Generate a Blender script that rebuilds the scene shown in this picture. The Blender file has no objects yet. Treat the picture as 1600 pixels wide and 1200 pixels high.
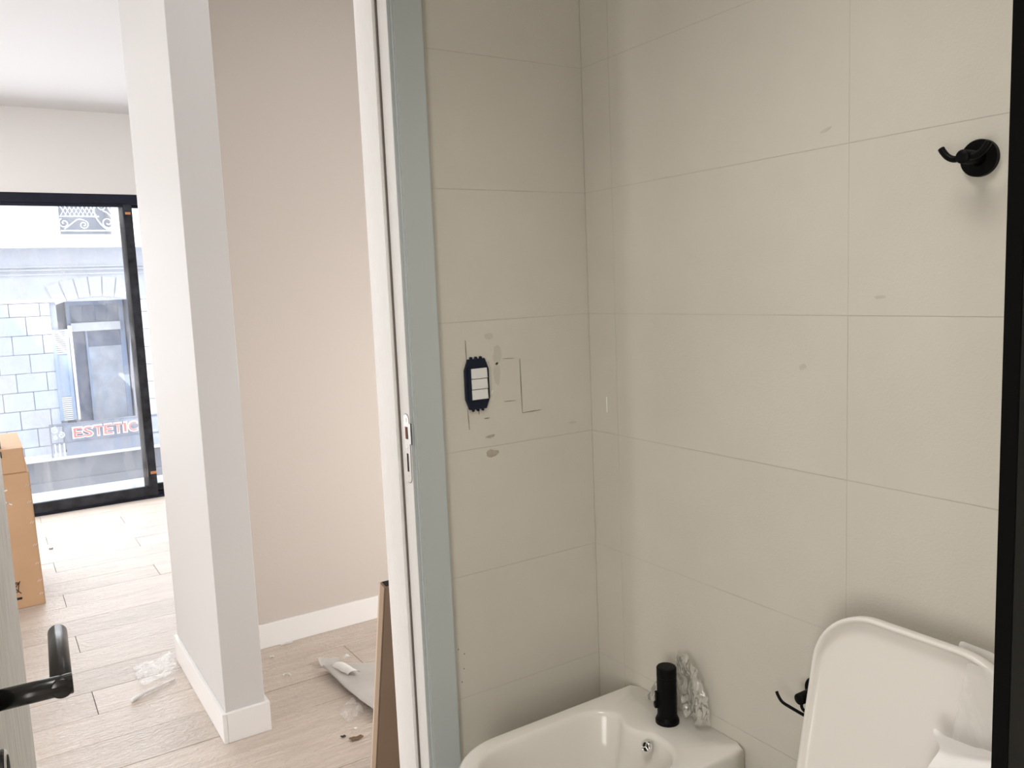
import bpy, bmesh, math, random
from mathutils import Vector, Matrix, Quaternion, noise
random.seed(7)
S = bpy.context.scene
COL = S.collection
R = math.radians

# ------------------------------------------------------------------ camera
cam_d = bpy.data.cameras.new('camera')
cam_d.sensor_fit = 'HORIZONTAL'; cam_d.sensor_width = 36.0; cam_d.lens = 29.025
cam_d.clip_start = 0.02; cam_d.clip_end = 300
cam = bpy.data.objects.new('camera', cam_d); COL.objects.link(cam)
rt = Vector((0.839459, -0.541841, -0.041425)); up = Vector((0.09837, 0.076546, 0.992202)); fw = Vector((0.534445, 0.836988, -0.117558))
cam.matrix_world = Matrix(((rt.x, up.x, -fw.x, 0), (rt.y, up.y, -fw.y, 0), (rt.z, up.z, -fw.z, 1.42), (0, 0, 0, 1)))
S.camera = cam

# ------------------------------------------------------------------ world, lights, exposure
S.view_settings.view_transform = 'Standard'; S.view_settings.look = 'None'
S.view_settings.gamma = 1.0; S.view_settings.use_curve_mapping = False
S.view_settings.exposure = 0.0
W = bpy.data.worlds.new('sky'); S.world = W; W.use_nodes = True
bg = W.node_tree.nodes['Background']; bg.inputs[0].default_value = (0.84, 0.92, 1.0, 1); bg.inputs[1].default_value = 2.6

def light(kind, name, loc, direction, energy, color=(1, 1, 1), sx=1, sy=1, angle=None):
    d = bpy.data.lights.new(name, kind); d.energy = energy; d.color = color
    if kind == 'AREA':
        d.shape = 'RECTANGLE'; d.size = sx; d.size_y = sy
    if angle is not None: d.angle = angle
    o = bpy.data.objects.new(name, d); COL.objects.link(o); o.location = loc
    o.rotation_mode = 'QUATERNION'; o.rotation_quaternion = Vector(direction).to_track_quat('-Z', 'Y')
    return o
    return o
light('SUN', 'sun', (-10, -10, 30), (0.6, 0.4, -0.77), 9.0, (1, 0.97, 0.92), angle=R(0.5))
# daylight through the big window of the living room (its size and place are the window's opening)
light('AREA', 'window_daylight', (-0.25, 6.30, 1.15), (0, -1, -0.10), 62, (0.97, 0.985, 1.0), 3.9, 2.0)
# unseen fill lamps added to brighten the living room, the hall, and the bathroom
light('AREA', 'living_fill_light', (-0.6, 4.9, 2.66), (0, 0, -1), 16, (1, 0.99, 0.98), 1.2, 1.2)  # added fill under the living room ceiling, no lamp known there
light('AREA', 'hall_top_fill', (1.25, 2.3, 2.66), (0, 0, -1), 3, (1, 0.96, 0.92), 0.8, 0.5)  # added fill above the niche, no lamp known there
light('AREA', 'niche_fill_light', (1.80, 1.765, 0.68), (-0.15, 1, -0.06), 24, (1, 0.975, 0.95), 0.8, 1.25)  # added fill for niche and stub wall; the wall has no doorway here
light('AREA', 'hall_left_fill', (-2.75, 2.2, 0.75), (1, 0, 0), 38, (1, 0.98, 0.96), 0.9, 1.6)  # added fill from the hall's left; the wall has no window here
light('AREA', 'bathroom_left_fill', (-1.03, -0.25, 1.0), (1, 0.25, -0.02), 24.0, (1, 0.97, 0.91), 0.9, 1.1)  # added fill from the bathroom's left, source invented
bl_ = light('AREA', 'bathroom_top_fill', (0.45, 0.75, 2.66), (0.1, 0, -1), 5.0, (1, 0.97, 0.92), 0.5, 0.5); bl_.data.spread = R(95)  # added top fill for the bidet and lower walls, no lamp known there

# ------------------------------------------------------------------ materials
def mat(name, color, rough=0.5, metal=0.0, bump=0.0, bscale=200.0, var=0.0, vscale=6.0, spec=0.5, stretch=None, coat=0.0):
    m = bpy.data.materials.new(name); m.use_nodes = True; nt = m.node_tree; b = nt.nodes['Principled BSDF']
    b.inputs['Base Color'].default_value = (*color, 1); b.inputs['Roughness'].default_value = rough
    b.inputs['Metallic'].default_value = metal; b.inputs['Specular IOR Level'].default_value = spec
    b.inputs['Coat Weight'].default_value = coat
    tc = nt.nodes.new('ShaderNodeTexCoord'); mp = nt.nodes.new('ShaderNodeMapping')
    geo = nt.nodes.new('ShaderNodeNewGeometry')
    nt.links.new(geo.outputs['Position'], mp.inputs[0])
    if stretch: mp.inputs['Scale'].default_value = stretch
    if var > 0:
        n = nt.nodes.new('ShaderNodeTexNoise'); n.inputs['Scale'].default_value = vscale; n.inputs['Detail'].default_value = 5
        n.inputs['Roughness'].default_value = 0.6
        nt.links.new(mp.outputs[0], n.inputs['Vector'])
        r = nt.nodes.new('ShaderNodeValToRGB')
        r.color_ramp.elements[0].position = 0.3; r.color_ramp.elements[1].position = 0.7
        r.color_ramp.elements[0].color = (*[max(0, c * (1 - var)) for c in color], 1)
        r.color_ramp.elements[1].color = (*[min(1, c * (1 + var)) for c in color], 1)
        nt.links.new(n.outputs[0], r.inputs[0]); nt.links.new(r.outputs[0], b.inputs['Base Color'])
    if bump > 0:
        n2 = nt.nodes.new('ShaderNodeTexNoise'); n2.inputs['Scale'].default_value = bscale; n2.inputs['Detail'].default_value = 4
        nt.links.new(mp.outputs[0], n2.inputs['Vector'])
        bp = nt.nodes.new('ShaderNodeBump'); bp.inputs['Strength'].default_value = bump; bp.inputs['Distance'].default_value = 0.002
        nt.links.new(n2.outputs[0], bp.inputs['Height']); nt.links.new(bp.outputs[0], b.inputs['Normal'])
    return m
M_paint = mat('wall_paint', (0.87, 0.855, 0.845), 0.6, bump=0.10, bscale=120, spec=0.25)
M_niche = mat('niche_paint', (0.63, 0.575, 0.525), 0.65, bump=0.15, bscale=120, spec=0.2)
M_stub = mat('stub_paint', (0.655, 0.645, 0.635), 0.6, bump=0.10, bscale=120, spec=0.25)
M_ceil = mat('ceiling_paint', (0.70, 0.70, 0.71), 0.7)
M_base = mat('baseboard_white', (0.90, 0.885, 0.87), 0.4)
M_tile = mat('bath_tile', (0.66, 0.625, 0.555), 0.5, bump=0.25, bscale=260, var=0.04, vscale=2.5, spec=0.3)
M_grout = mat('tile_grout', (0.555, 0.522, 0.458), 0.8)
M_frame = mat('door_frame_wood', (0.95, 0.935, 0.915), 0.45, bump=0.6, bscale=60, var=0.05, vscale=30, stretch=(14, 14, 0.8))
M_casing = mat('casing_shaded', (0.53, 0.565, 0.565), 0.4, bump=0.06, bscale=90)  # white frame finish with the dim bathroom shade put into its colour
M_leaf = mat('door_leaf_wood', (0.66, 0.645, 0.61), 0.5, bump=0.3, bscale=40, var=0.34, vscale=22, stretch=(9, 9, 0.6))
M_seal = mat('rubber_seal', (0.16, 0.13, 0.12), 0.7)
M_steel = mat('brushed_steel', (0.72, 0.71, 0.69), 0.32, metal=0.9)
M_brown = mat('raw_wood_inside', (0.22, 0.07, 0.035), 0.8)
M_dark = mat('dark_hole', (0.012, 0.011, 0.011), 0.9)
M_black = mat('matt_black_metal', (0.002, 0.002, 0.0022), 0.45, spec=0.12)
M_handle = mat('satin_black_handle', (0.012, 0.011, 0.011), 0.26, spec=0.6)
M_navy = mat('navy_plastic', (0.004, 0.009, 0.026), 0.45, spec=0.3)
M_rocker = mat('rocker_white', (0.80, 0.79, 0.77), 0.35)
M_ceramic = mat('white_ceramic', (0.80, 0.765, 0.71), 0.16, spec=0.5)
M_lid = mat('toilet_lid_plastic', (0.84, 0.795, 0.75), 0.3, spec=0.45)
M_alu = mat('window_frame_black', (0.006, 0.009, 0.022), 0.4, spec=0.3, var=0.2, vscale=9)
M_alud = mat('window_frame_dusty', (0.026, 0.028, 0.036), 0.5, spec=0.3, var=0.75, vscale=14)
M_orange = mat('orange_tape', (0.62, 0.28, 0.12), 0.6)
M_card = mat('cardboard', (0.63, 0.40, 0.235), 0.75, bump=0.15, bscale=80, var=0.05, vscale=5)
M_cardb = mat('cardboard_brown', (0.33, 0.235, 0.165), 0.8, bump=0.1, bscale=80, var=0.05)
M_cardedge = mat('cardboard_edge', (0.72, 0.58, 0.44), 0.8)
M_ink = mat('black_ink', (0.02, 0.018, 0.016), 0.6)
M_staple = mat('staple_metal', (0.85, 0.84, 0.82), 0.3, metal=0.6)
M_scrap = mat('white_scrap', (0.94, 0.93, 0.91), 0.5)
M_foam = mat('foam_sheet', (0.56, 0.535, 0.505), 0.35, var=0.08, vscale=9)
M_mark = mat('grey_mark', (0.20, 0.19, 0.15), 0.9)
M_stain = mat('plaster_stain', (0.44, 0.385, 0.31), 0.9, var=0.12, vscale=80)
M_pale = mat('pale_chip', (0.9, 0.93, 0.88), 0.8)
M_smudge = mat('smudge', (0.575, 0.545, 0.48), 0.7)
M_gasket = mat('dark_gasket', (0.008, 0.014, 0.014), 0.5, spec=0.2)
M_fac = mat('facade_render', (0.72, 0.73, 0.76), 0.9, bump=0.2, bscale=6, var=0.04, vscale=1.5)
M_stone = mat('facade_stone', (0.60, 0.635, 0.72), 0.9, bump=0.5, bscale=8, var=0.07, vscale=2)
M_stone2 = mat('facade_stone_warm', (0.63, 0.635, 0.68), 0.9, bump=0.5, bscale=8, var=0.06, vscale=2)
M_joint = mat('facade_joint', (0.33, 0.34, 0.40), 0.9)
M_shut = mat('shutter_blue_grey', (0.36, 0.45, 0.62), 0.6)
M_dglass = mat('facade_dark_glass', (0.16, 0.19, 0.28), 0.2, var=0.25, vscale=3)
M_bars = mat('white_iron', (0.85, 0.88, 0.92), 0.6)
M_rail = mat('dark_rail', (0.24, 0.26, 0.32), 0.6)
M_band = mat('grey_plinth', (0.27, 0.28, 0.31), 0.8, var=0.1, vscale=1.2)
M_red = mat('sign_red', (0.86, 0.22, 0.18), 0.5)
M_swhite = mat('sign_white', (0.95, 0.93, 0.95), 0.5)
M_terr = mat('terrace_white', (0.84, 0.84, 0.85), 0.8)
M_street = mat('street_grey', (0.42, 0.43, 0.46), 0.9)

def plank_mat():
    m = bpy.data.materials.new('oak_plank'); m.use_nodes = True; nt = m.node_tree; b = nt.nodes['Principled BSDF']
    geo = nt.nodes.new('ShaderNodeNewGeometry'); mp = nt.nodes.new('ShaderNodeMapping'); mp.inputs['Scale'].default_value = (1.3, 14, 1)
    nt.links.new(geo.outputs['Position'], mp.inputs[0])
    n = nt.nodes.new('ShaderNodeTexNoise'); n.inputs['Scale'].default_value = 3.2; n.inputs['Detail'].default_value = 7; n.inputs['Distortion'].default_value = 1.2
    nt.links.new(mp.outputs[0], n.inputs['Vector'])
    oi = nt.nodes.new('ShaderNodeObjectInfo')
    r = nt.nodes.new('ShaderNodeValToRGB'); r.color_ramp.elements[0].position = 0.25; r.color_ramp.elements[1].position = 0.75
    r.color_ramp.elements[0].color = (0.545, 0.455, 0.385, 1); r.color_ramp.elements[1].color = (0.72, 0.63, 0.55, 1)
    nt.links.new(n.outputs[0], r.inputs[0])
    hsv = nt.nodes.new('ShaderNodeHueSaturation'); mr = nt.nodes.new('ShaderNodeMapRange')
    mr.inputs[3].default_value = 0.92; mr.inputs[4].default_value = 1.08
    nt.links.new(oi.outputs['Random'], mr.inputs[0]); nt.links.new(mr.outputs[0], hsv.inputs['Value'])
    nt.links.new(r.outputs[0], hsv.inputs['Color']); nt.links.new(hsv.outputs[0], b.inputs['Base Color'])
    b.inputs['Roughness'].default_value = 0.34; b.inputs['Specular IOR Level'].default_value = 0.6
    mp2 = nt.nodes.new('ShaderNodeMapping'); mp2.inputs['Scale'].default_value = (1, 2.2, 1); nt.links.new(geo.outputs['Position'], mp2.inputs[0])
    n2 = nt.nodes.new('ShaderNodeTexNoise'); n2.inputs['Scale'].default_value = 42; n2.inputs['Detail'].default_value = 5; n2.inputs['Distortion'].default_value = 0.8
    nt.links.new(mp2.outputs[0], n2.inputs['Vector'])
    bp = nt.nodes.new('ShaderNodeBump'); bp.inputs['Strength'].default_value = 0.85; bp.inputs['Distance'].default_value = 0.009
    nt.links.new(n2.outputs[0], bp.inputs['Height']); nt.links.new(bp.outputs[0], b.inputs['Normal'])
    return m
M_plank = plank_mat()

def film_mat(name, base, clear, streak, scale=14.0, dark=None, stretch=(1, 1, 0.35)):
    """thin clear plastic: mostly transparent, with milky streaks and a gloss"""
    m = bpy.data.materials.new(name); m.use_nodes = True; nt = m.node_tree; nt.nodes.clear()
    out = nt.nodes.new('ShaderNodeOutputMaterial'); tr = nt.nodes.new('ShaderNodeBsdfTransparent')
    df = nt.nodes.new('ShaderNodeBsdfDiffuse'); df.inputs[0].default_value = (*base, 1)
    gl = nt.nodes.new('ShaderNodeBsdfGlossy'); gl.inputs['Roughness'].default_value = 0.12
    geo = nt.nodes.new('ShaderNodeNewGeometry'); mp = nt.nodes.new('ShaderNodeMapping'); mp.inputs['Scale'].default_value = stretch
    nt.links.new(geo.outputs['Position'], mp.inputs[0])
    n = nt.nodes.new('ShaderNodeTexNoise'); n.inputs['Scale'].default_value = scale; n.inputs['Detail'].default_value = 6; n.inputs['Distortion'].default_value = 2.2
    nt.links.new(mp.outputs[0], n.inputs['Vector'])
    r = nt.nodes.new('ShaderNodeValToRGB'); r.color_ramp.elements[0].position = 0.45; r.color_ramp.elements[1].position = 0.78
    r.color_ramp.elements[0].color = (1 - clear,) * 3 + (1,); r.color_ramp.elements[1].color = (streak,) * 3 + (1,)
    nt.links.new(n.outputs[0], r.inputs[0])
    mx = nt.nodes.new('ShaderNodeMixShader'); nt.links.new(r.outputs[0], mx.inputs[0]); nt.links.new(tr.outputs[0], mx.inputs[1]); nt.links.new(df.outputs[0], mx.inputs[2])
    mx2 = nt.nodes.new('ShaderNodeMixShader'); mx2.inputs[0].default_value = 0.06
    nt.links.new(mx.outputs[0], mx2.inputs[1]); nt.links.new(gl.outputs[0], mx2.inputs[2]); nt.links.new(mx2.outputs[0], out.inputs[0])
    if dark:
        r2 = nt.nodes.new('ShaderNodeValToRGB'); n3 = nt.nodes.new('ShaderNodeTexNoise'); n3.inputs['Scale'].default_value = 22; n3.inputs['Detail'].default_value = 2; n3.inputs['Distortion'].default_value = 1.0
        mp3 = nt.nodes.new('ShaderNodeMapping'); mp3.inputs['Scale'].default_value = (2.4, 2.4, 0.8); mp3.inputs['Rotation'].default_value = (0.7, 0, 0)
        nt.links.new(geo.outputs['Position'], mp3.inputs[0]); nt.links.new(mp3.outputs[0], n3.inputs['Vector'])
        r2.color_ramp.elements[0].position = 0.50; r2.color_ramp.elements[1].position = 0.56
        r2.color_ramp.elements[0].color = (*base, 1); r2.color_ramp.elements[1].color = (*dark, 1)
        e = r2.color_ramp.elements.new(0.62); e.color = (*base, 1)
        nt.links.new(n3.outputs[0], r2.inputs[0]); nt.links.new(r2.outputs[0], df.inputs[0])
    return m
M_pane = film_mat('filmed_glass', (0.90, 0.94, 1.0), 0.95, 0.32, 5.0)
M_bag = film_mat('clear_bag', (0.62, 0.60, 0.54), 0.45, 0.75, 30.0, dark=(0.06, 0.06, 0.055))
M_wrap = film_mat('milky_wrap', (0.93, 0.90, 0.87), 0.55, 0.80, 8.0)
M_tapefilm = film_mat('floor_film', (0.92, 0.89, 0.86), 0.82, 0.6, 20.0)
M_shglass = film_mat('shower_glass', (0.55, 0.62, 0.60), 0.93, 0.10, 3.0)

# ------------------------------------------------------------------ object helpers
WL = {}
def _place(o, centre, parent):
    pw = WL[parent] if parent is not None else Vector((0, 0, 0))
    o.parent = parent; o.location = Vector(centre) - pw; WL[o] = Vector(centre); COL.objects.link(o)
def props(o, label=None, cat=None, group=None, kind=None):
    for k, v in (('label', label), ('category', cat), ('group', group), ('kind', kind)):
        if v: o[k] = v
    return o
def empty(name, loc, label=None, cat=None, group=None, kind=None, parent=None):
    o = bpy.data.objects.new(name, None); o.empty_display_size = 0.05; _place(o, loc, parent); return props(o, label, cat, group, kind)
def mesh(name, verts, faces, m, parent=None, smooth=False, bevel=0, seg=2, sub=0, solid=0, **kw):
    vs = [Vector(v) for v in verts]; lo = Vector([min(v[i] for v in vs) for i in range(3)]); hi = Vector([max(v[i] for v in vs) for i in range(3)])
    c = (lo + hi) / 2; c.z = lo.z
    me = bpy.data.meshes.new(name); me.from_pydata([v - c for v in vs], [], faces)
    bm = bmesh.new(); bm.from_mesh(me); bmesh.ops.recalc_face_normals(bm, faces=bm.faces)
    if bevel: bmesh.ops.bevel(bm, geom=list(bm.edges), offset=bevel, segments=seg, affect='EDGES', clamp_overlap=True)
    bm.to_mesh(me); bm.free(); me.materials.append(m)
    if smooth:
        for p in me.polygons: p.use_smooth = True
    o = bpy.data.objects.new(name, me); _place(o, c, parent)
    if solid:
        md = o.modifiers.new('thickness', 'SOLIDIFY'); md.thickness = solid; md.offset = 0
    if sub:
        md = o.modifiers.new('smooth', 'SUBSURF'); md.levels = sub; md.render_levels = sub
    return props(o, **kw)
def boxvf(x0, x1, y0, y1, z0, z1):
    v = [(x, y, z) for x in (x0, x1) for y in (y0, y1) for z in (z0, z1)]
    f = [(0, 1, 3, 2), (4, 6, 7, 5), (0, 4, 5, 1), (2, 3, 7, 6), (0, 2, 6, 4), (1, 5, 7, 3)]
    return v, f
def box(name, x0, x1, y0, y1, z0, z1, m, parent=None, bevel=0, T=None, **kw):
    v, f = boxvf(x0, x1, y0, y1, z0, z1)
    if T: v = [T(Vector(p)) for p in v]
    return mesh(name, v, f, m, parent, bevel=bevel, **kw)
def multi(parts):
    V, F = [], []
    for v, f in parts:
        n = len(V); V += list(v); F += [tuple(i + n for i in q) for q in f]
    return V, F
def prism(poly, axis, a, b):
    """extrude a 2-D polygon along an axis; poly in the other two axes in x,y,z order"""
    n = len(poly)
    def P(p, t): return (t, p[0], p[1]) if axis == 0 else (p[0], t, p[1]) if axis == 1 else (p[0], p[1], t)
    v = [P(p, a) for p in poly] + [P(p, b) for p in poly]
    f = [tuple(range(n)), tuple(range(2 * n - 1, n - 1, -1))] + [(i, (i + 1) % n, n + (i + 1) % n, n + i) for i in range(n)]
    return v, f
def tubevf(pts, r, n=12, cap=True):
    pts = [Vector(p) for p in pts]; V, F = [], []
    t0 = (pts[1] - pts[0]).normalized(); ref = Vector((0, 0, 1)) if abs(t0.z) < 0.9 else Vector((1, 0, 0)); u = t0.cross(ref).normalized()
    for i, p in enumerate(pts):
        t = (pts[min(i + 1, len(pts) - 1)] - pts[max(i - 1, 0)]).normalized()
        u = (u - t * u.dot(t)).normalized(); w = t.cross(u); rr = r[i] if isinstance(r, (list, tuple)) else r
        V += [p + (u * math.cos(2 * math.pi * k / n) + w * math.sin(2 * math.pi * k / n)) * rr for k in range(n)]
    for i in range(len(pts) - 1):
        F += [(i * n + k, i * n + (k + 1) % n, (i + 1) * n + (k + 1) % n, (i + 1) * n + k) for k in range(n)]
    if cap: F += [tuple(range(n)), tuple(range((len(pts) - 1) * n, len(pts) * n))]
    return V, F
def tube(name, pts, r, m, parent=None, n=16, **kw):
    v, f = tubevf(pts, r, n); return mesh(name, v, f, m, parent, smooth=kw.pop('smooth', True), **kw)
def bez(ps, n=10):
    """Catmull-Rom through points"""
    ps = [Vector(p) for p in ps]; q = [ps[0] * 2 - ps[1]] + ps + [ps[-1] * 2 - ps[-2]]; out = []
    for i in range(1, len(q) - 2):
        for k in range(n):
            t = k / n; a, b, c, d = q[i - 1], q[i], q[i + 1], q[i + 2]
            out.append(0.5 * ((2 * b) + (c - a) * t + (2 * a - 5 * b + 4 * c - d) * t * t + (3 * b - a - 3 * c + d) * t ** 3))
    return out + [ps[-1]]
def rrect(x0, x1, y0, y1, rs, n=10):
    """rounded rectangle, radii for corners (x1y1, x0y1, x0y0, x1y0), counter-clockwise"""
    out = []
    for (cx, cy, a0, r) in ((x1, y1, 0, rs[0]), (x0, y1, 90, rs[1]), (x0, y0, 180, rs[2]), (x1, y0, 270, rs[3])):
        sx = -1 if a0 in (0, 270) else 1; sy = -1 if a0 in (0, 90) else 1
        for k in range(n + 1):
            a = R(a0 + 90 * k / n); out.append((cx + sx * r + r * math.cos(a), cy + sy * r + r * math.sin(a)))
    return out
def polar(poly, c, N=96):
    out = []
    for k in range(N):
        a = 2 * math.pi * k / N; d = (math.cos(a), math.sin(a)); best = None
        for i in range(len(poly)):
            p, q = poly[i], poly[(i + 1) % len(poly)]; ex, ey = q[0] - p[0], q[1] - p[1]
            den = d[0] * ey - d[1] * ex
            if abs(den) < 1e-12: continue
            wx, wy = p[0] - c[0], p[1] - c[1]; t = (wx * ey - wy * ex) / den; s = (wx * d[1] - wy * d[0]) / den
            if t > 0 and -1e-6 <= s <= 1 + 1e-6: best = t if best is None else max(best, t)
        out.append((c[0] + d[0] * best, c[1] + d[1] * best))
    return out
def loft(rings, cap0=True, cap1=True):
    n = len(rings[0]); V = [p for r in rings for p in r]; F = []
    for i in range(len(rings) - 1):
        F += [(i * n + k, i * n + (k + 1) % n, (i + 1) * n + (k + 1) % n, (i + 1) * n + k) for k in range(n)]
    if cap0: F.append(tuple(range(n)))
    if cap1: F.append(tuple(range((len(rings) - 1) * n, len(rings) * n)))
    return V, F
ST = dict(kind='structure')

# ================================================================== ROOM SHELL
CZ = 2.71
box('ceiling', -3.0, 3.0, -1.0, 6.42, CZ, CZ + 0.35, M_ceil, **ST)
floor = empty('floor', (0, 3, -0.02), **ST)
box('floor_slab', -2.8, 2.8, 1.60, 6.42, -0.20, -0.014, mat('dark_underlay', (0.10, 0.085, 0.07), 0.9), floor)
# planks, 205 mm wide, joints stepped in a three-row rhythm
PW, PL = 0.205, 1.35
row0 = 3.098 - 7 * PW
k = 0
for r_ in range(24):
    y0 = row0 + r_ * PW; y1 = y0 + PW
    if y0 > 6.36: break
    y1 = min(y1, 6.415); y0 = max(y0, 1.60)
    if y1 - y0 < 0.02: continue
    off = 0.215 + ((r_ - 7) % 3) * 0.45
    x = off - 3 * PL
    while x < 2.8:
        a, b = max(x, -2.79), min(x + PL, 2.79)
        if b - a > 0.05:
            dz = random.uniform(-0.0006, 0.0006)
            box('plank', a + 0.0013, b - 0.0013, y0 + 0.0012, y1 - 0.0012, -0.014, dz, M_plank, floor)
        x += PL
box('floor_bathroom', -1.10, 1.40, -1.0, 1.60, -0.20, 0.0, mat('bath_floor', (0.5, 0.47, 0.42), 0.4), **ST)

# far window wall
FX0, FX1 = -2.10, 1.75
WY = 6.377
wf = empty('wall_window', (0, 6.42, 0), **ST)
box('lintel', -2.8, 2.8, 6.37, 6.62, 2.165, CZ, M_paint, wf)
box('pier', -2.8, FX0, 6.37, 6.62, 0, 2.165, M_paint, wf)
box('pier', FX1, 2.8, 6.37, 6.62, 0, 2.165, M_paint, wf)
box('wall_left', -2.95, -2.8, -1.0, 6.62, 0, CZ, M_paint, **ST)
box('wall_living_right', 2.8, 2.95, 1.735, 6.62, 0, CZ, M_paint, **ST)
# niche wall + the stub wall that ends towards the hall (an L in plan, one wall)
LP = [(0.541, 2.636), (0.667, 2.636), (0.667, 3.286), (2.8, 3.286), (2.8, 3.40), (0.541, 3.40)]
v, f = prism(LP, 2, 0, CZ)
nich = mesh('wall_niche', v, f, M_stub, bevel=0.0015, seg=1, **ST)
# the niche's inner face carries its own warm paint, as a thin skim coat
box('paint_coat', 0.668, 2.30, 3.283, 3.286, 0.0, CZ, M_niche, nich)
bb = 0.1
def baseboard(name, x0, x1, y0, y1):
    box(name, x0, x1, y0, y1, 0.0, bb, M_base, bevel=0.0015, **ST)
baseboard('baseboard_stub_left', 0.528, 0.541, 2.6235, 3.40)
baseboard('baseboard_stub_front', 0.541, 0.6795, 2.6235, 2.636)
baseboard('baseboard_stub_right', 0.667, 0.6795, 2.636, 3.271)
baseboard('baseboard_niche', 0.667, 2.30, 3.271, 3.283)
box('wall_niche_right', 2.30, 2.45, 1.735, 3.286, 0, CZ, M_paint, **ST)

# door wall (between bathroom and hall): tiled on the bathroom side
dw = empty('wall_door_side', (0, 1.66, 0), **ST)
OX0, OX1 = -0.03, 0.790
def dwbox(x0, x1, z0, z1):
    box('masonry', x0, x1, 1.6007, 1.735, z0, z1, M_grout, dw)
    box('hall_plaster', x0, x1, 1.735, 1.745, z0, z1, M_paint, dw)
dwbox(OX1, 2.30, 0, CZ); dwbox(-2.8, OX0, 0, CZ); dwbox(OX0, OX1, 2.14, CZ)
wr = empty('wall_right', (1.30, 0, 0), **ST)
box('masonry', 1.2527, 1.40, -1.0, 1.608, 0, CZ, M_grout, wr)
TH, TL, G = 0.2885, 0.618, 0.00055
ZJ = [1.346 - 5 * TH + TH * i for i in range(12)]
def wrap_rows():
    for i in range(len(ZJ) - 1):
        a, b = max(ZJ[i], 0.0), min(ZJ[i + 1], CZ)
        if b - a > 0.02: yield a, b
for a, b in wrap_rows():
    y = 0.882 - 4 * TL
    while y < 1.60:
        c, d = max(y, -0.99), min(y + TL, 1.5995)
        if d - c > 0.02:
            e = random.uniform(0, 0.0003)
            box('tile', 1.252 + e, 1.260, c + G, d - G, a + G, b - G, M_tile, wr)
        y += TL
    for x0, x1 in ((0.80, 1.2515), (-1.10, -0.10)):
        e = random.uniform(0, 0.0003)
        box('tile', x0 + G, x1, 1.600 + e, 1.608, a + G, b - G, M_tile, dw)
for x0, x1, z0, z1 in ((-0.10, 0.80, 2.215, 2.50), (-0.10, 0.80, 2.502, CZ)):
    box('tile', x0 + G, x1 - G, 1.600, 1.608, z0, z1, M_tile, dw)
box('wall_bathroom_left', -1.20, -1.10, -1.0, 1.608, 0, CZ, M_tile, **ST)
box('wall_bathroom_rear', -1.20, 1.40, -1.15, -1.0, 0, CZ, M_tile, **ST)
wb = empty('added_window', (-1.08, -0.25, 0.40), **ST)  # invented window, out of view, dressed around the bathroom fill lamp
for (y0, y1, z0, z1) in ((-0.76, -0.70, 0.39, 1.61), (0.20, 0.26, 0.39, 1.61), (-0.70, 0.20, 0.39, 0.45), (-0.70, 0.20, 1.55, 1.61)):
    box('added_window_frame', -1.10, -1.045, y0, y1, z0, z1, M_frame, wb)
box('pane', -1.10, -1.09, -0.70, 0.20, 0.45, 1.55, M_swhite, wb)

# marks on the tiled walls
def mark(x0, z0, x1, z1, w, m=M_mark):
    d = Vector((x1 - x0, 0, z1 - z0)); n = Vector((-d.z, 0, d.x)).normalized() * w / 2
    p = [Vector((x0, 1.5994, z0)), Vector((x1, 1.5994, z1))]
    q = [p[0] + n * 0.4, p[0].lerp(p[1], .5) + n, p[1] + n * 0.3, p[1] - n * 0.3, p[0].lerp(p[1], .5) - n, p[0] - n * 0.4]
    v, f = prism([(a.x, a.z) for a in q], 1, 1.5992, 1.6001); mesh('scratch', v, f, m, dw)
for a in ((0.903, 1.305, 0.9035, 1.255, 0.0016), (0.9005, 1.152, 0.903, 1.103, 0.0016), (1.0455, 1.252, 1.047, 1.125, 0.0022), (1.047, 1.125, 1.10, 1.126, 0.0016),
          (0.929, 1.150, 0.930, 1.135, 0.0022), (0.998, 1.157, 1.030, 1.156, 0.0012), (0.943, 1.124, 0.957, 1.124, 0.002),
          (1.0, 1.256, 1.03, 1.255, 0.0008)): mark(*a)
def blob(name, axis, u, w, su, sw, m, parent, lift=0.0008, n=14, tilt=0, seed=0):
    rng = random.Random(seed); q = []
    for k in range(n):
        a = 2 * math.pi * k / n; s = rng.uniform(0.75, 1.1); x, y = su * math.cos(a) * s, sw * math.sin(a) * s
        q.append((u + x * math.cos(tilt) - y * math.sin(tilt), w + x * math.sin(tilt) + y * math.cos(tilt)))
    if axis == 1: v, f = prism(q, 1, 1.600 - lift, 1.6001)
    else: v, f = prism(q, 0, 1.252 - lift, 1.2521)
    return mesh(name, v, f, m, parent)
blob('plaster_smear', 1, 0.957, 1.081, 0.014, 0.0035, M_stain, dw, tilt=0.1, seed=1)
blob('plaster_smear', 1, 0.960, 1.041, 0.017, 0.010, M_stain, dw, seed=2)
blob('plaster_smear', 1, 1.193, 1.084, 0.013, 0.003, M_smudge, dw, seed=3)
blob('plaster_smear', 1, 0.966, 1.310, 0.012, 0.009, M_smudge, dw, seed=4, lift=0.0003)
blob('plaster_smear', 1, 0.985, 1.265, 0.012, 0.022, M_smudge, dw, seed=5, lift=0.0003)
blob('plaster_smear', 1, 0.982, 1.225, 0.009, 0.03, M_smudge, dw, seed=6, lift=0.0003)
for i, (y, z, a, b, t) in enumerate(((0.822, 1.377, 0.012, 0.003, 0), (0.974, 1.252, 0.009, 0.006, -0.5), (0.928, 1.664, 0.012, 0.003, -0.3), (0.613, 1.510, 0.006, 0.002, 0))):
    blob('smudge', 0, y, z, a, b, M_smudge, wr, tilt=t, seed=10 + i, lift=0.0003)
box('pale_scratch', 1.2512, 1.2521, 1.538, 1.5405, 1.108, 1.146, M_pale, wr)
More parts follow.
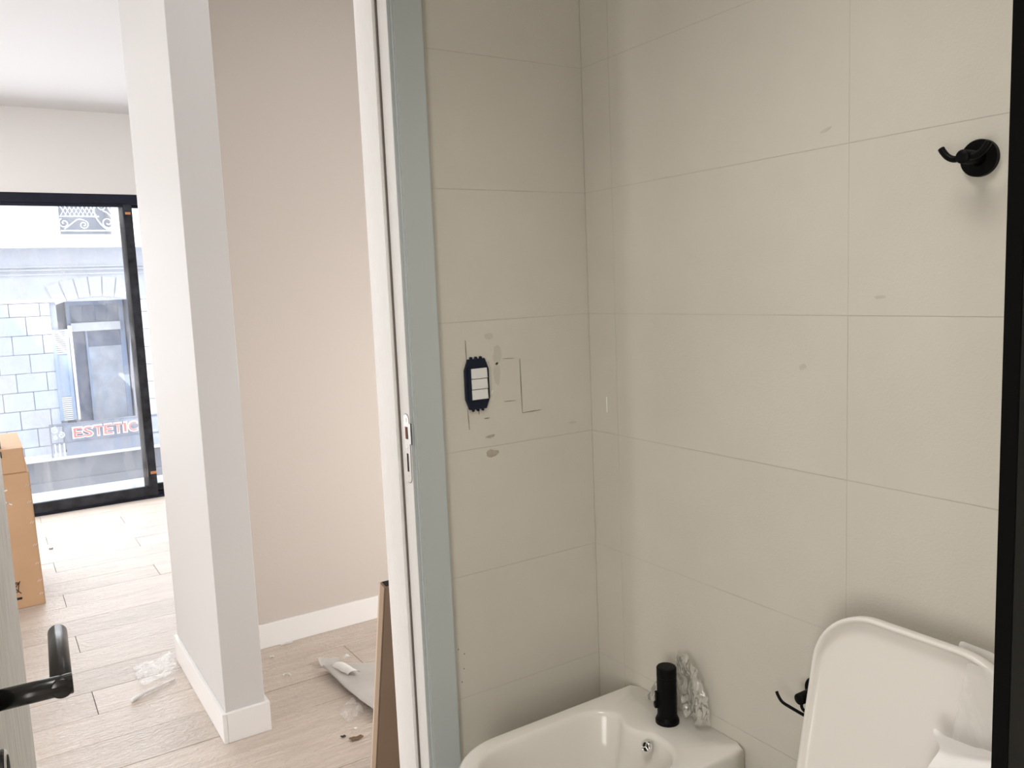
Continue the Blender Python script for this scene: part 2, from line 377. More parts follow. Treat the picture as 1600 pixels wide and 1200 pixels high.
for x, z in ((0.845, 0.60), (0.86, 0.585), (0.857, 0.55), (0.85, 0.52)):
    box('speck', x, x + 0.0025, 1.5994, 1.6001, z, z + 0.0025, M_mark, dw)

# ================================================================== DOOR FRAME + DOOR
tr = empty('door_1', (0.37, 1.66, 0), **ST)
box('jamb_rebate', 0.752, 0.790, 1.589, 1.640, 0, 2.11, M_frame, tr, bevel=0.0012)
box('jamb', 0.7425, 0.790, 1.638, 1.727, 0, 2.11, M_frame, tr, bevel=0.002)
box('seal', 0.7485, 0.7528, 1.6345, 1.6385, 0, 2.10, M_seal, tr)
box('jamb_front_shade', 0.7522, 0.7590, 1.5882, 1.5892, 0, 2.10, M_casing, tr)  # thin grey strip painting shade onto the white jamb's front edge
box('door_casing', 0.7585, 0.828, 1.5775, 1.600, 0, 2.20, M_casing, tr, bevel=0.003)
box('hall_casing', 0.752, 0.820, 1.745, 1.757, 0, 2.19, M_frame, tr, bevel=0.002)
# hinge side and head
box('jamb_rebate', -0.030, 0.004, 1.596, 1.640, 0, 2.11, M_frame, tr)
box('jamb', -0.030, 0.006, 1.640, 1.727, 0, 2.11, M_frame, tr)
box('door_casing', -0.105, -0.036, 1.5875, 1.600, 0, 2.20, M_casing, tr)
box('head_jamb', -0.030, 0.790, 1.640, 1.727, 2.10, 2.14, M_frame, tr)
box('head_jamb', 0.004, 0.752, 1.589, 1.640, 2.11, 2.14, M_frame, tr)
box('door_casing', -0.105, 0.828, 1.5775, 1.600, 2.20, 2.27, M_casing, tr)
box('hall_casing', -0.105, 0.820, 1.745, 1.757, 2.19, 2.25, M_frame, tr)
# strike plate
sp_poly = rrect(1.5935, 1.6195, 1.006, 1.156, (0.0125,) * 4, 8)
v, f = prism(sp_poly, 0, 0.7508, 0.7525); sp = mesh('strike_plate', v, f, M_steel, tr, label='brushed steel strike plate with two holes')
v, f = prism(rrect(1.5922, 1.6208, 1.0047, 1.1573, (0.0138,) * 4, 8), 0, 0.7514, 0.7526); mesh('plate_shade_rim', v, f, mat('shade_grey', (0.2, 0.19, 0.18), .8), sp)  # grey rim drawn as the shade line round the plate
box('latch_hole', 0.7504, 0.7512, 1.6005, 1.6125, 1.102, 1.1285, M_brown, sp)
box('latch_hole', 0.7503, 0.7510, 1.6005, 1.604, 1.102, 1.1285, M_dark, sp)
box('bolt_hole', 0.7503, 0.7512, 1.6035, 1.6105, 1.030, 1.0700, M_dark, sp)
box('strike_lip', 0.7505, 0.7520, 1.5865, 1.5945, 1.0925, 1.1365, M_steel, sp)
box('lip_shadow_line', 0.7515, 0.7535, 1.5862, 1.5880, 1.0915, 1.1375, M_dark, sp)  # dark strip drawn as the shadow line beside the lip
for z in (1.1435, 1.0845, 1.0165):
    v, f = tubevf([(0.7500, 1.6065, z), (0.7512, 1.6065, z)], [0.0035, 0.0045], 14); mesh('screw', v, f, M_staple, sp)

# the open leaf, swung a little past square into the bathroom
HY = 1.585; LA = R(2.75)
def LT(p):   # local: x = out of the visible face, y = distance from the hinge towards the free edge
    x, y, z = p
    return Vector((0.008 + x * math.cos(LA) - y * math.sin(LA), HY - y * math.cos(LA) - x * math.sin(LA), z))
dr = empty('door_leaf', (0.0, 1.2, 0.01), 'grey-grained wooden door standing open at the left edge with a black lever', 'door')
box('leaf', -0.040, 0.0, 0.004, 0.745, 0.012, 2.095, M_leaf, dr, bevel=0.0015, T=LT)
hd = 0.695; hz = 1.0585
def LTs(ps): return [LT(Vector(p)) for p in ps]
rose = tube('rosette', LTs([(-0.0005, hd, hz - .006), (0.0015, hd, hz - .006), (0.002, hd, hz - .006)]), [0.0215, 0.0215, 0.0200], M_handle, dr, n=32, smooth=False)
tube('handle_neck', LTs([(0.002, hd, hz - 0.006), (0.0670, hd, hz - 0.006), (0.0680, hd, hz - 0.006)]), [0.0100, 0.0100, 0.0090], M_handle, dr, n=28)
tube('lever', LTs([(0.0580, hd + 0.0095, hz - 0.006), (0.0580, hd + 0.0085, hz - 0.006), (0.0580, hd - 0.142, hz - 0.003), (0.0580, hd - 0.1435, hz - 0.004)]), [0.0088, 0.0098, 0.0098, 0.0088], M_handle, dr, n=28)
es = tube('escutcheon', LTs([(-0.0005, hd, 0.976), (0.004, hd, 0.976), (0.0055, hd, 0.976)]), [0.026, 0.026, 0.024], M_handle, dr, n=32, smooth=False)
tube('escutcheon_ring', LTs([(0.0050, hd, 0.976), (0.0068, hd, 0.976)]), [0.0255, 0.0235], M_steel, es, n=32, smooth=False, label='bright rim')
tube('key_slot', LTs([(0.0065, hd, 0.976), (0.0074, hd, 0.976)]), [0.020, 0.020], M_dark, es, n=24, smooth=False)
# ================================================================== LIGHT SWITCH
sw = empty('light_switch', (0.927, 1.6, 1.146), 'three-rocker light switch without cover plate, dark blue mount on tiled wall', 'light switch')
cx0, cx1, cz0, cz1, ch = 0.8945, 0.9575, 1.148, 1.262, 0.019
oct_ = [(cx0, cz0 + ch * 1.3), (cx0 + ch * .5, cz0), (cx1 - ch * .5, cz0), (cx1, cz0 + ch * 1.3), (cx1, cz1 - ch * 1.3), (cx1 - ch * .5, cz1), (cx0 + ch * .5, cz1), (cx0, cz1 - ch * 1.3)]
v, f = prism(oct_, 1, 1.5935, 1.5998); mesh('mounting_frame', v, f, M_navy, sw, bevel=0.001, seg=1)
v, f = prism([(cx0 + 0.008, cz0 + 0.02), (cx1 - 0.004, cz0 + 0.02), (cx1 - 0.004, cz1 - 0.022), (cx0 + 0.008, cz1 - 0.022)], 1, 1.5905, 1.5937); mesh('inner_frame', v, f, M_navy, sw, bevel=0.0006, seg=1)
for i in range(3):
    z0 = 1.1705 + i * 0.0237
    q = [(1.5862, z0 + 0.0005), (1.5905, z0), (1.5905, z0 + 0.0229), (1.5880, z0 + 0.0226)]
    v, f = prism(q, 0, 0.9085, 0.9490); rk = mesh('rocker', v, f, M_rocker, sw, bevel=0.0005, seg=1)
    box('indicator_dot', 0.9455, 0.9470, 1.5858, 1.5868, z0 + 0.003, z0 + 0.0045, M_smudge, rk)
for dx in (-0.0125, 0.0, 0.0125):
    for z, s in ((cz0, -1), (cz1, 1)):
        v, f = tubevf([(0.9262 + dx, 1.5952, z + s * 0.002), (0.9262 + dx, 1.5998, z + s * 0.002)], 0.003, 10); mesh('clip', v, f, M_navy, sw)
v, f = prism([(0.9575, 1.162), (0.9655, 1.178), (0.9665, 1.236), (0.9605, 1.255), (0.9565, 1.25)], 1, 1.5986, 1.6001); mesh('plaster_rim', v, f, M_smudge, dw)
v, f = prism([(0.9580, 1.158), (0.9600, 1.168), (0.9690, 1.186), (0.9660, 1.186)], 1, 1.5980, 1.6001); mesh('plaster_rim', v, f, M_pale, dw)

# ================================================================== BIDET
bd = empty('bidet', (0.98, 1.29, 0.0), 'white ceramic wall-hung bidet in the corner under the switch', 'bidet')
bc = (0.94, 1.291)
OUT = rrect(0.705, 1.251, 1.114, 1.468, (0.008, 0.135, 0.135, 0.008), 14)
def ring(poly, z, s=1.0, dx=0.0, sy=None):
    out = []
    for (x, y) in polar(poly, bc):
        out.append((bc[0] + (x - bc[0]) * s + dx, bc[1] + (y - bc[1]) * (sy or s), z(x, y) if callable(z) else z))
    return out
def inset(poly, d):
    x = [p[0] for p in poly]; y = [p[1] for p in poly]; w = (max(x) - min(x)) / 2; h = (max(y) - min(y)) / 2
    mx = (max(x) + min(x)) / 2; my = (max(y) + min(y)) / 2
    return [(mx + (p[0] - mx) * (1 - d / w), my + (p[1] - my) * (1 - d / h)) for p in poly]
INN = rrect(0.742, 1.134, 1.152, 1.430, (0.085, 0.11, 0.11, 0.085), 14)
def bumped(poly):   # the tap ledge pushes a shallow round lobe into the back edge of the bowl
    out = []
    for x, y in polar(poly, bc):
        d = abs(y - 1.320) / 0.052
        if x > 1.08 and d < 1: x -= 0.024 * math.cos(d * math.pi / 2) ** 0.8
        out.append((x, y))
    return out
INB = bumped(INN)
def rb(poly, d, z):
    x = [p[0] for p in poly]; y = [p[1] for p in poly]; w = (max(x) - min(x)) / 2; h = (max(y) - min(y)) / 2
    mx = (max(x) + min(x)) / 2; my = (max(y) + min(y)) / 2
    return [(mx + (p[0] - mx) * (1 - d / w), my + (p[1] - my) * (1 - d / h), z) for p in poly]
def body(z, d, back=1.251):
    x0, y0, y1 = 0.705 + d * 1.3, 1.114 + d * 0.55, 1.468 - d * 0.55
    r = max(0.05, 0.135 - d * 0.1)
    return [(x, y, z) for x, y in polar(rrect(x0, back, y0, y1, (0.008, r, r, 0.008), 14), bc)]
rings = [body(0.13, 0.16), body(0.135, 0.14), body(0.20, 0.07), body(0.28, 0.03), body(0.36, 0.008), body(0.40, 0.001), body(0.437, 0.0), body(0.444, 0.002), body(0.4485, 0.006, 1.2505), body(0.450, 0.012, 1.250),
         rb(INB, -0.006, 0.4500), rb(INB, -0.002, 0.4492), rb(INB, 0.002, 0.4460), rb(INB, 0.005, 0.438), rb(INB, 0.014, 0.400), rb(INB, 0.035, 0.350), rb(INB, 0.070, 0.322), rb(INB, 0.11, 0.314), rb(INB, 0.132, 0.312)]
v, f = loft(rings); bo = mesh('bowl', v, f, M_ceramic, bd, smooth=True)
# overflow ring set on the back wall of the bowl
oc = Vector((1.1105, 1.266, 0.4285)); on = Vector((-1, -0.05, 0.30)).normalized()
ou = on.cross(Vector((0, 0, 1))).normalized(); ow = ou.cross(on)
def circ(r, d, n=28): return [oc + on * d + (ou * math.cos(2 * math.pi * k / n) + ow * math.sin(2 * math.pi * k / n)) * r for k in range(n)]
v, f = loft([circ(0.0125, -0.006), circ(0.0125, 0.002), circ(0.0105, 0.0035), circ(0.0088, 0.002), circ(0.0085, -0.004)], cap0=False, cap1=False)
ovf = mesh('overflow_ring', v, f, mat('chrome', (0.85, 0.84, 0.82), 0.12, metal=1.0), bd, smooth=True, label='chrome overflow ring with three dark slots')
v, f = loft([circ(0.0088, -0.004), circ(0.0088, 0.0)]); mesh('overflow_hole', v, f, M_dark, ovf)
for a in (90, 210, 330):
    d = ou * math.cos(R(a)) + ow * math.sin(R(a)); p0 = oc + on * 0.0010; v, f = tubevf([p0, p0 + d * 0.009], 0.0013, 8); mesh('spoke', v, f, M_steel, ovf)
v, f = tubevf([(0.93, 1.29, 0.3115), (0.93, 1.29, 0.3155)], [0.03, 0.028], 28); mesh('drain_plug', v, f, M_steel, bd)

# tap (matt black) standing on the bidet ledge
TX, TY = 1.192, 1.286
tp = empty('bidet_tap', (TX, TY, 0.45), 'matt black cylindrical single-hole tap standing on the bidet ledge', 'tap')
def lathe(cx, cy, prof, n=40): return loft([[(cx + r * math.cos(2 * math.pi * k / n), cy + r * math.sin(2 * math.pi * k / n), z) for k in range(n)] for r, z in prof])
v, f = lathe(TX, TY, [(0.0262, 0.450), (0.0262, 0.4565), (0.0245, 0.460), (0.0222, 0.4655)]); mesh('tap_base', v, f, M_black, tp, smooth=False)
v, f = lathe(TX, TY, [(0.0216, 0.4655), (0.0216, 0.5560)]); mesh('tap_body', v, f, M_black, tp)
v, f = lathe(TX, TY, [(0.0212, 0.5560), (0.0218, 0.5572), (0.0218, 0.5755), (0.0200, 0.5780), (0.0150, 0.5785)]); mesh('tap_cap', v, f, M_black, tp)
sd = Vector((-0.90, 0.43, 0)).normalized(); sn = sd.cross(Vector((0, 0, 1)))
def SP(a, b, z): return Vector((TX, TY, z)) + sd * a + sn * b
q = [SP(a, b, z) for a in (0.018, 0.0262) for b in (-0.006, 0.006) for z in (0.492, 0.522)]
mesh('tap_side_button', q, boxvf(0, 1, 0, 1, 0, 1)[1], M_black, tp, bevel=0.001)
v, f = tubevf([SP(0.018, 0, 0.4925), SP(0.0275, 0, 0.4925), SP(0.029, 0, 0.4925)], [0.008, 0.008, 0.006], 20); mesh('tap_spout_nozzle', v, f, M_black, tp)

def crumple(name, pts_fn, nu, nv, m, parent=None, amp=0.006, sc=40, sub=1, **kw):
    V, F = [], []
    for j in range(nv + 1):
        for i in range(nu + 1):
            p = Vector(pts_fn(i / nu, j / nv)); d = noise.noise_vector(p * sc) * amp + noise.noise_vector(p * sc * 2.7 + Vector((3, 1, 7))) * amp * 0.5
            V.append(p + d)
    for j in range(nv):
        for i in range(nu): F.append((j * (nu + 1) + i, j * (nu + 1) + i + 1, (j + 1) * (nu + 1) + i + 1, (j + 1) * (nu + 1) + i))
    return mesh(name, V, F, m, parent, smooth=True, sub=sub, **kw)
def bagR(u, v):
    w = 0.5 + 0.5 * math.sin(math.pi * min(1, v * 0.75 + 0.15))
    y = 1.240 + (0.5 - u) * 0.088 * w + (v - 0.3) * 0.035
    return (1.226 + 0.012 * math.sin(u * 7) * (1 - v), y, 0.462 + v * 0.128 + 0.014 * math.sin(u * math.pi) * v)
def bagL(u, v):
    return (1.222 + 0.008 * math.sin(u * 5), 1.285 + u * 0.095 * (1 - 0.35 * v), 0.460 + v * (0.075 - 0.02 * u))
bag = empty('plastic_bag', (1.225, 1.25, 0.45), 'crumpled clear plastic bag behind the black bidet tap', 'plastic bag')
crumple('bag_front', bagR, 22, 26, M_bag, bag, 0.009, 45)
crumple('bag_flap', bagL, 16, 10, M_bag, bag, 0.006, 45)

# ================================================================== TOILET
TC = 0.699
to = empty('toilet', (0.98, TC, 0), 'white toilet with its lid raised against the tiled wall', 'toilet')
bc = (0.96, TC)
def tbody(z, d, dx=0.0):
    x0, y0, y1 = 0.70 + d * 1.4, TC - 0.18 + d * 0.6, TC + 0.18 - d * 0.6
    return [(x, y, z) for x, y in polar(rrect(x0, 1.251, y0, y1, (0.01, 0.12, 0.12, 0.01), 14), bc)]
TIN = rrect(0.75, 1.06, TC - 0.125, TC + 0.125, (0.08, 0.12, 0.12, 0.08), 14)
TIP = polar(TIN, bc)
rings = [tbody(0.10, 0.15), tbody(0.18, 0.08), tbody(0.30, 0.02), tbody(0.41, 0.0), tbody(0.418, 0.004), tbody(0.42, 0.010), rb(TIP, -0.004, 0.420), rb(TIP, 0.004, 0.412), rb(TIP, 0.02, 0.35), rb(TIP, 0.06, 0.28), rb(TIP, 0.10, 0.24)]
v, f = loft(rings); mesh('bowl', v, f, M_ceramic, to, smooth=True)
seat_o = polar(rrect(0.70, 1.10, TC - 0.185, TC + 0.185, (0.03, 0.13, 0.13, 0.03), 14), bc); seat_i = polar(rrect(0.765, 1.03, TC - 0.11, TC + 0.11, (0.08, 0.10, 0.10, 0.08), 14), bc)
v, f = loft([rb(seat_i, 0, 0.423), rb(seat_o, 0, 0.423), rb(seat_o, 0, 0.436), rb(seat_o, 0.006, 0.440), rb(seat_i, -0.004, 0.440), rb(seat_i, 0, 0.436), rb(seat_i, 0, 0.423)], False, False)
mesh('seat', v, f, M_lid, to, smooth=True)
# lid: local (y, h) on a plane leaning towards the wall; h = 0 at the hinge, thickness along n
lb = Vector((1.105, TC, 0.445)); lt = Vector((1.165, TC, 0.862)); lh = (lt - lb); H = lh.length; lh = lh / H; ln = Vector((-lh.z, 0, lh.x))
def LID(y, h, d): return lb + Vector((0, y, 0)) + lh * h + ln * d
def lidpoly(ins):
    w0, w1 = 0.192 - ins, 0.174 - ins; r = 0.105 - ins * 0.6; top = H - ins; q = []
    q += [(-w0, ins), (w0, ins)]
    for k in range(15):
        a = R(90 * k / 14); q.append((w1 - r + r * math.cos(a), top - r + r * math.sin(a)))
    for k in range(15):
        a = R(90 + 90 * k / 14); q.append((-w1 + r + r * math.cos(a), top - r + r * math.sin(a)))
    return q
def LR(ins, d): return [LID(y, h, d) for y, h in lidpoly(ins)]
v, f = loft([LR(0.003, -0.016), LR(0.0, -0.012), LR(0.0, 0.004), LR(0.0018, 0.0068), LR(0.0055, 0.0068), LR(0.0075, 0.004), LR(0.0085, -0.004), LR(0.018, -0.0055), LR(0.05, -0.007), LR(0.09, -0.008)])
mesh('lid', v, f, M_lid, to, smooth=True)
for s in (-1, 1):
    tube('hinge', [(1.108, TC + s * 0.075 - 0.02, 0.442), (1.108, TC + s * 0.075 + 0.02, 0.442)], 0.011, M_steel, to, n=16)
v, f = boxvf(1.11, 1.251, TC - 0.17, TC + 0.17, 0.42, 0.425); mesh('rear_ledge', v, f, M_ceramic, to)
# plastic wrapping left on the right half of the lid
wp = empty('plastic_wrap', (1.12, 0.57, 0.5), 'white crumpled protective wrap on the right side of raised toilet lid', 'plastic wrap')
def wrapA(u, v):
    h = 0.05 + v * 0.360; y = -0.185 + u * (0.100 + 0.028 * (0.5 - abs(v - 0.5)))
    return LID(y, h, 0.014 - 0.004 * v)
crumple('upper_film', wrapA, 14, 30, M_wrap, wp, 0.0025, 14)
def wrapB(u, v):
    y = -0.188 + u * (0.125 - 0.012 * math.sin(v * 9) + 0.02 * (1 - v)); h = 0.02 + v * 0.290
    return LID(y, h, 0.030 + 0.022 * abs(((v * 5.5 + u * 0.6) % 1.0) * 2 - 1) + 0.012 * (1 - v))
crumple('crumpled_fold', wrapB, 24, 40, mat('white_plastic_fold', (0.88, 0.85, 0.83), 0.35), wp, 0.005, 22)
def wrapC(u, v):
    return LID(-0.20 + u * 0.145, H + 0.006 - 0.07 + v * 0.066 + 0.004 * u * v, -0.022)
crumple('rear_film', wrapC, 14, 6, M_wrap, wp, 0.002, 20)

# ================================================================== HOOK + PAPER HOLDER
hk = empty('robe_hook', (1.252, 0.663, 1.577), 'black double robe hook on round plate high on the tiled wall', 'hook')
hc = Vector((1.252, 0.663, 1.577))
tube('wall_plate', [hc, hc + Vector((-0.008, 0, 0)), hc + Vector((-0.0095, 0, 0))], [0.0268, 0.0268, 0.0255], M_black, hk, n=40, smooth=False)
pe = hc + Vector((-0.052, 0, 0.0))
tube('post', [hc + Vector((-0.009, 0, 0)), hc + Vector((-0.016, 0, 0)), pe + Vector((0.0015, 0, 0)), pe], [0.0115, 0.0100, 0.0100, 0.0088], M_black, hk, n=28)
pm = hc + Vector((-0.044, 0, 0))
tube('prong', bez([pm, pm + Vector((-0.001, 0.014, -0.0015)), pm + Vector((-0.001, 0.024, 0.003)), pm + Vector((-0.001, 0.031, 0.011)), pm + Vector((-0.001, 0.0345, 0.0165))], 6), 0.0048, M_black, hk, n=16)
tube('prong', bez([pm, pm + Vector((-0.001, -0.014, -0.0015)), pm + Vector((-0.001, -0.024, 0.003)), pm + Vector((-0.001, -0.031, 0.011)), pm + Vector((-0.001, -0.0345, 0.0165))], 6), 0.0048, M_black, hk, n=16)
ph = empty('paper_holder', (1.252, 0.945, 0.64), 'empty black toilet paper holder on the wall behind the raised lid', 'paper holder')
pc = Vector((1.252, 0.938, 0.646))
tube('wall_plate', [pc, pc + Vector((-0.008, 0, 0)), pc + Vector((-0.0095, 0, 0))], [0.026, 0.026, 0.0245], M_black, ph, n=40, smooth=False)
tube('post', [pc + Vector((-0.009, 0, 0)), pc + Vector((-0.0575, 0, 0.0)), pc + Vector((-0.059, 0, 0.0))], [0.0105, 0.0105, 0.009], M_black, ph, n=28)
a0 = pc + Vector((-0.050, 0, 0.002))
tube('roll_rod', bez([a0 + Vector((0, 0, -0.008)), a0 + Vector((0, -0.002, -0.022)), a0 + Vector((0, -0.026, -0.031)), a0 + Vector((0, -0.012, -0.033)), a0 + Vector((0, 0.030, -0.030)), a0 + Vector((0, 0.045, -0.027)), a0 + Vector((0, 0.054, -0.018)), a0 + Vector((0, 0.057, -0.012))], 6), 0.0030, M_black, ph, n=12)

# ================================================================== SHOWER SCREEN (right edge)
sh = empty('shower_screen', (0.62, 0.30, 0.0), 'black framed glass shower screen at the right edge of view', 'shower screen')
box('frame_post', 0.5965, 0.622, 0.286, 0.298, 0.0, 2.05, M_black, sh, bevel=0.0006)
box('gasket', 0.622, 0.646, 0.2905, 0.298, 0.0, 2.05, M_gasket, sh)
box('glass', 0.646, 1.225, 0.291, 0.297, 0.02, 2.03, M_shglass, sh)
box('frame_post', 1.222, 1.2505, 0.284, 0.304, 0.0, 2.05, M_black, sh)
box('top_rail', 0.5975, 1.2505, 0.284, 0.304, 2.05, 2.08, M_black, sh)

# ================================================================== LIVING ROOM WINDOW
wn = empty('window_1', (0, WY, 0), **ST)
box('top_track', FX0, FX1, 6.372, 6.50, 2.100, 2.165, M_alu, wn, bevel=0.002)
box('bottom_track', FX0, FX1, 6.405, 6.50, 0.0, 0.035, M_alu, wn)
box('sill_rail', -2.1, FX1, 6.372, 6.405, 0.0, 0.016, M_alu, wn)
def sash(x0, x1, y, s0=0.0, s1=0.0, tag_=True):
    s = empty('window_sash', (x0, y, 0.0), parent=wn)
    box('bottom_rail', x0, x1, y - 0.016, y + 0.016, 0.016, 0.088, M_alud, s, bevel=0.002)
    box('top_rail', x0, x1, y - 0.016, y + 0.016, 2.080, 2.104, M_alu, s)
    box('stile', x0, x0 + 0.06, y - 0.017, y + 0.017, 0.016, 2.104, M_alud, s, bevel=0.002)
    box('stile', x1 - 0.056, x1, y - 0.017, y + 0.017, 0.016, 2.104, M_alud, s, bevel=0.002)
    box('pane', x0 + 0.05, x1 - 0.05, y + 0.010, y + 0.016, 0.08, 2.09, M_pane, s)
    return s
s1 = sash(-0.92, 0.976, 6.395)
sash(0.90, FX1, 6.455)
sash(FX0, -0.85, 6.455)
box('orange_tape', 0.930, 0.965, 6.3765, 6.378, 2.028, 2.045, M_orange, s1)
box('orange_tape', 0.936, 0.977, 6.3765, 6.378, 0.176, 0.196, M_orange, s1)

# ================================================================== BOXES IN LIVING ROOM
BY = 4.452
b1 = empty('cardboard_box', (-0.12, BY + 0.33, 0), 'large brown cardboard box on floor near the window, lowest of the two', 'box')
def tap_(x):   # slight outward lean of the big box
    return x
v = [(-0.42, BY, 0), (0.137, BY, 0), (0.137, BY + 0.62, 0), (-0.42, BY + 0.62, 0), (-0.42, BY + 0.004, 0.648), (0.127, BY + 0.004, 0.648), (0.127, BY + 0.62, 0.648), (-0.42, BY + 0.62, 0.648)]
FB = [(0, 1, 2, 3), (4, 5, 6, 7), (0, 1, 5, 4), (1, 2, 6, 5), (2, 3, 7, 6), (3, 0, 4, 7)]
mesh('carton', v, FB, M_card, b1, bevel=0.003)
def prt(name, x0, x1, z0, z1, m, par): box(name, x0, x1, BY - 0.0012, BY + 0.0010, z0, z1, m, par)
# recycling mark (crossed-out wheeled bin) and black bar, flat print on the front
def line(name, x0, z0, x1, z1, w, par, m=M_ink, yy=BY):
    d = Vector((x1 - x0, z1 - z0)); n = Vector((-d.y, d.x)).normalized() * w / 2
    v, f = prism([(x0 + n.x, z0 + n.y), (x1 + n.x, z1 + n.y), (x1 - n.x, z1 - n.y), (x0 - n.x, z0 - n.y)], 1, yy - 0.0012, yy + 0.001); return v, f
bx, bz = 0.018, 0.075
L = [(-.022, .048, .022, .048), (-.018, .048, -.012, .008), (.018, .048, .012, .008), (-.012, .008, .012, .008), (-.024, .058, .024, -.002), (.024, .058, -.024, -.002), (-.020, .054, .016, .054)]
vv, ff = multi([line('', bx + a, bz + b, bx + c, bz + d, 0.0035, None, yy=BY + 0.0006) for a, b, c, d in L]); mesh('bin_symbol', vv, ff, M_ink, b1, label='black crossed-out bin symbol')
box('printed_bar', -0.010, 0.043, BY - 0.0014, BY + 0.001, 0.045, 0.056, M_ink, b1)
for z in (0.58, 0.50, 0.40, 0.29, 0.20, 0.115, 0.05):
    x = 0.127 + 0.010 * (1 - z / 0.65) - 0.022
    vv, ff = multi([line('', x + dx, z, x + dx + 0.008, z + 0.010, 0.0018, None, yy=BY + 0.0015) for dx in (0, 0.009)]); mesh('staple', vv, ff, M_staple, b1)
b2 = empty('cardboard_box', (-0.12, BY + 0.33, 0.65), 'smaller brown cardboard box stacked on top of the large box by window', 'box')
v = [(-0.42, BY + 0.002, 0.650), (0.118, BY + 0.002, 0.650), (0.118, BY + 0.58, 0.650), (-0.42, BY + 0.58, 0.650), (-0.42, BY + 0.002, 0.765), (0.114, BY + 0.002, 0.765), (0.110, BY + 0.58, 0.765), (-0.42, BY + 0.58, 0.765)]
mesh('carton', v, FB, M_card, b2, bevel=0.002)
tube('tape_roll', [(-0.022, BY + 0.062, 0.7665), (-0.022, BY + 0.062, 0.800)], [0.050, 0.050], mat('dark_brown_tape', (0.05, 0.022, 0.015), 0.35), None, n=40, smooth=False,
     label='dark brown tape roll lying on the upper cardboard box', cat='tape')
box('hand_hole', -0.06, 0.026, BY - 0.0006, BY + 0.004, 0.728, 0.757, M_dark, b2)
# torn tape flakes hanging at the left of the box
tf = []
for i, (x, z, l, a) in enumerate(((-0.030, 0.600, .03, 1.2), (-0.022, 0.565, .03, 0.2), (-0.012, 0.525, .028, -0.9), (0.000, 0.510, .022, -0.5), (-0.034, 0.625, .02, 0.6))):
    x += 0.026; z += 0.004
    tf.append(line('', x, z, x + l * math.cos(a), z + l * math.sin(a), 0.006, None, yy=BY + 0.001))
for vv, ff in tf: mesh('torn_tape', vv, ff, M_scrap, b1)

# ================================================================== HALL: leaning carton, foam sheet, scraps
cl = empty('flattened_carton', (1.05, 2.05, 0), 'flattened brown carton leaning behind the door frame in the hall', 'carton')
def CT(p):  # local x along board, y thickness, z up the board (leans towards the door wall)
    L_ = math.atan2(0.170, 0.69); x, y, z = p
    return Vector((0.800 + x, 2.090 + y * math.cos(L_) - z * math.sin(L_), z * math.cos(L_) + y * math.sin(L_)))
box('board', 0.0, 0.50, -0.030, 0.0, 0.012, 0.700, M_cardb, cl, T=CT, bevel=0.002)
box('side_flap', -0.0022, 0.0, -0.0295, -0.006, 0.015, 0.699, mat('cardboard_side', (0.42, 0.31, 0.225), 0.8), cl, T=CT)
box('flap_edge', -0.0026, 0.0, -0.006, 0.0005, 0.015, 0.699, M_cardedge, cl, T=CT)
box('open_end', 0.004, 0.49, -0.026, -0.004, 0.696, 0.7015, M_dark, cl, T=CT)

A = Vector((0.958, 2.925, 0.016)); B = Vector((1.36, 2.745, 0.012)); D = Vector((0.985, 2.44, 0.030)); C_ = B + (D - A)
def sheet(u, v):
    p = A.lerp(B, u).lerp(D.lerp(C_, u), v)
    p.z += 0.010 * math.exp(-((u) ** 2 + (v) ** 2) * 18) + 0.003 * math.sin(v * 9) * (1 - u)
    return p
fs = empty('foam_sheet', (1.1, 2.7, 0), 'grey-white plastic covered sheet lying on niche floor behind the leaning carton', 'sheet')
crumple('sheet', sheet, 20, 24, M_foam, fs, 0.002, 12, solid=0.010)
def curlA(u, v):
    a = math.pi * 0.9 * u; c = Vector((0.985 + 0.02 * v, 2.865 - 0.11 * v, 0.032)); return c + Vector((0.022 - 0.022 * math.cos(a), 0.012 * math.cos(a), 0.016 * math.sin(a) + 0.003))
crumple('curled_strip', curlA, 8, 10, M_scrap, fs, 0.003, 30)
def curlB(u, v): return Vector((0.965 + 0.085 * u, 2.945 + 0.04 * v + 0.005 * math.sin(u * 8), 0.010 + 0.022 * v * (1 - u)))
crumple('upturned_corner', curlB, 10, 4, M_foam, fs, 0.003, 30)
def curlC(u, v): return Vector((1.045 + 0.028 * u, 2.905 + 0.022 * v, 0.030 + 0.012 * math.sin(u * 3)))
crumple('paper_tab', curlC, 6, 4, M_scrap, fs, 0.002, 30)
def filmf(u, v): return Vector((0.90 + 0.07 * u, 2.50 + 0.10 * v + 0.04 * u, 0.004 + 0.012 * u * abs(math.sin(5 * v))))
crumple('loose_film', filmf, 10, 12, M_tapefilm, fs, 0.004, 25)
def lump(name, x, y, pts, m, label, cat, r=0.0015, group=None):
    tube(name, bez([(x + a, y + b, max(c, r) + 0.0008) for a, b, c in pts], 5), r, m, None, n=8, label=label, cat=cat, group=group)
lump('paper_curl', 0.842, 2.978, [(-0.015, 0.004, 0), (-0.004, 0.010, .003), (0.008, 0.002, .004), (0.010, -0.018, .001)], M_scrap, 'small white curl of paper on niche floor beside the stub wall', 'scrap', 0.0022)
def scrap(name, x, y, s, m, label, cat, h=0.008, seed=0, sy=None):
    sy = sy or s
    def fn(u, v): return (x + (u - .5) * s, y + (v - .5) * sy, 0.0035 + h * abs(math.sin((u + v) * 4)) * 0.5)
    crumple(name, fn, 6, 6, m, None, h * 0.35, 90, sub=0, label=label, cat=cat)
scrap('paper_scrap', 0.842, 3.165, 0.016, M_scrap, 'tiny white scrap nearest the niche skirting board', 'scrap')
scrap('plaster_crumb', 0.853, 2.432, 0.014, M_ink, 'small dark crumb on hall floor left of the brown scrap', 'scrap', 0.005)
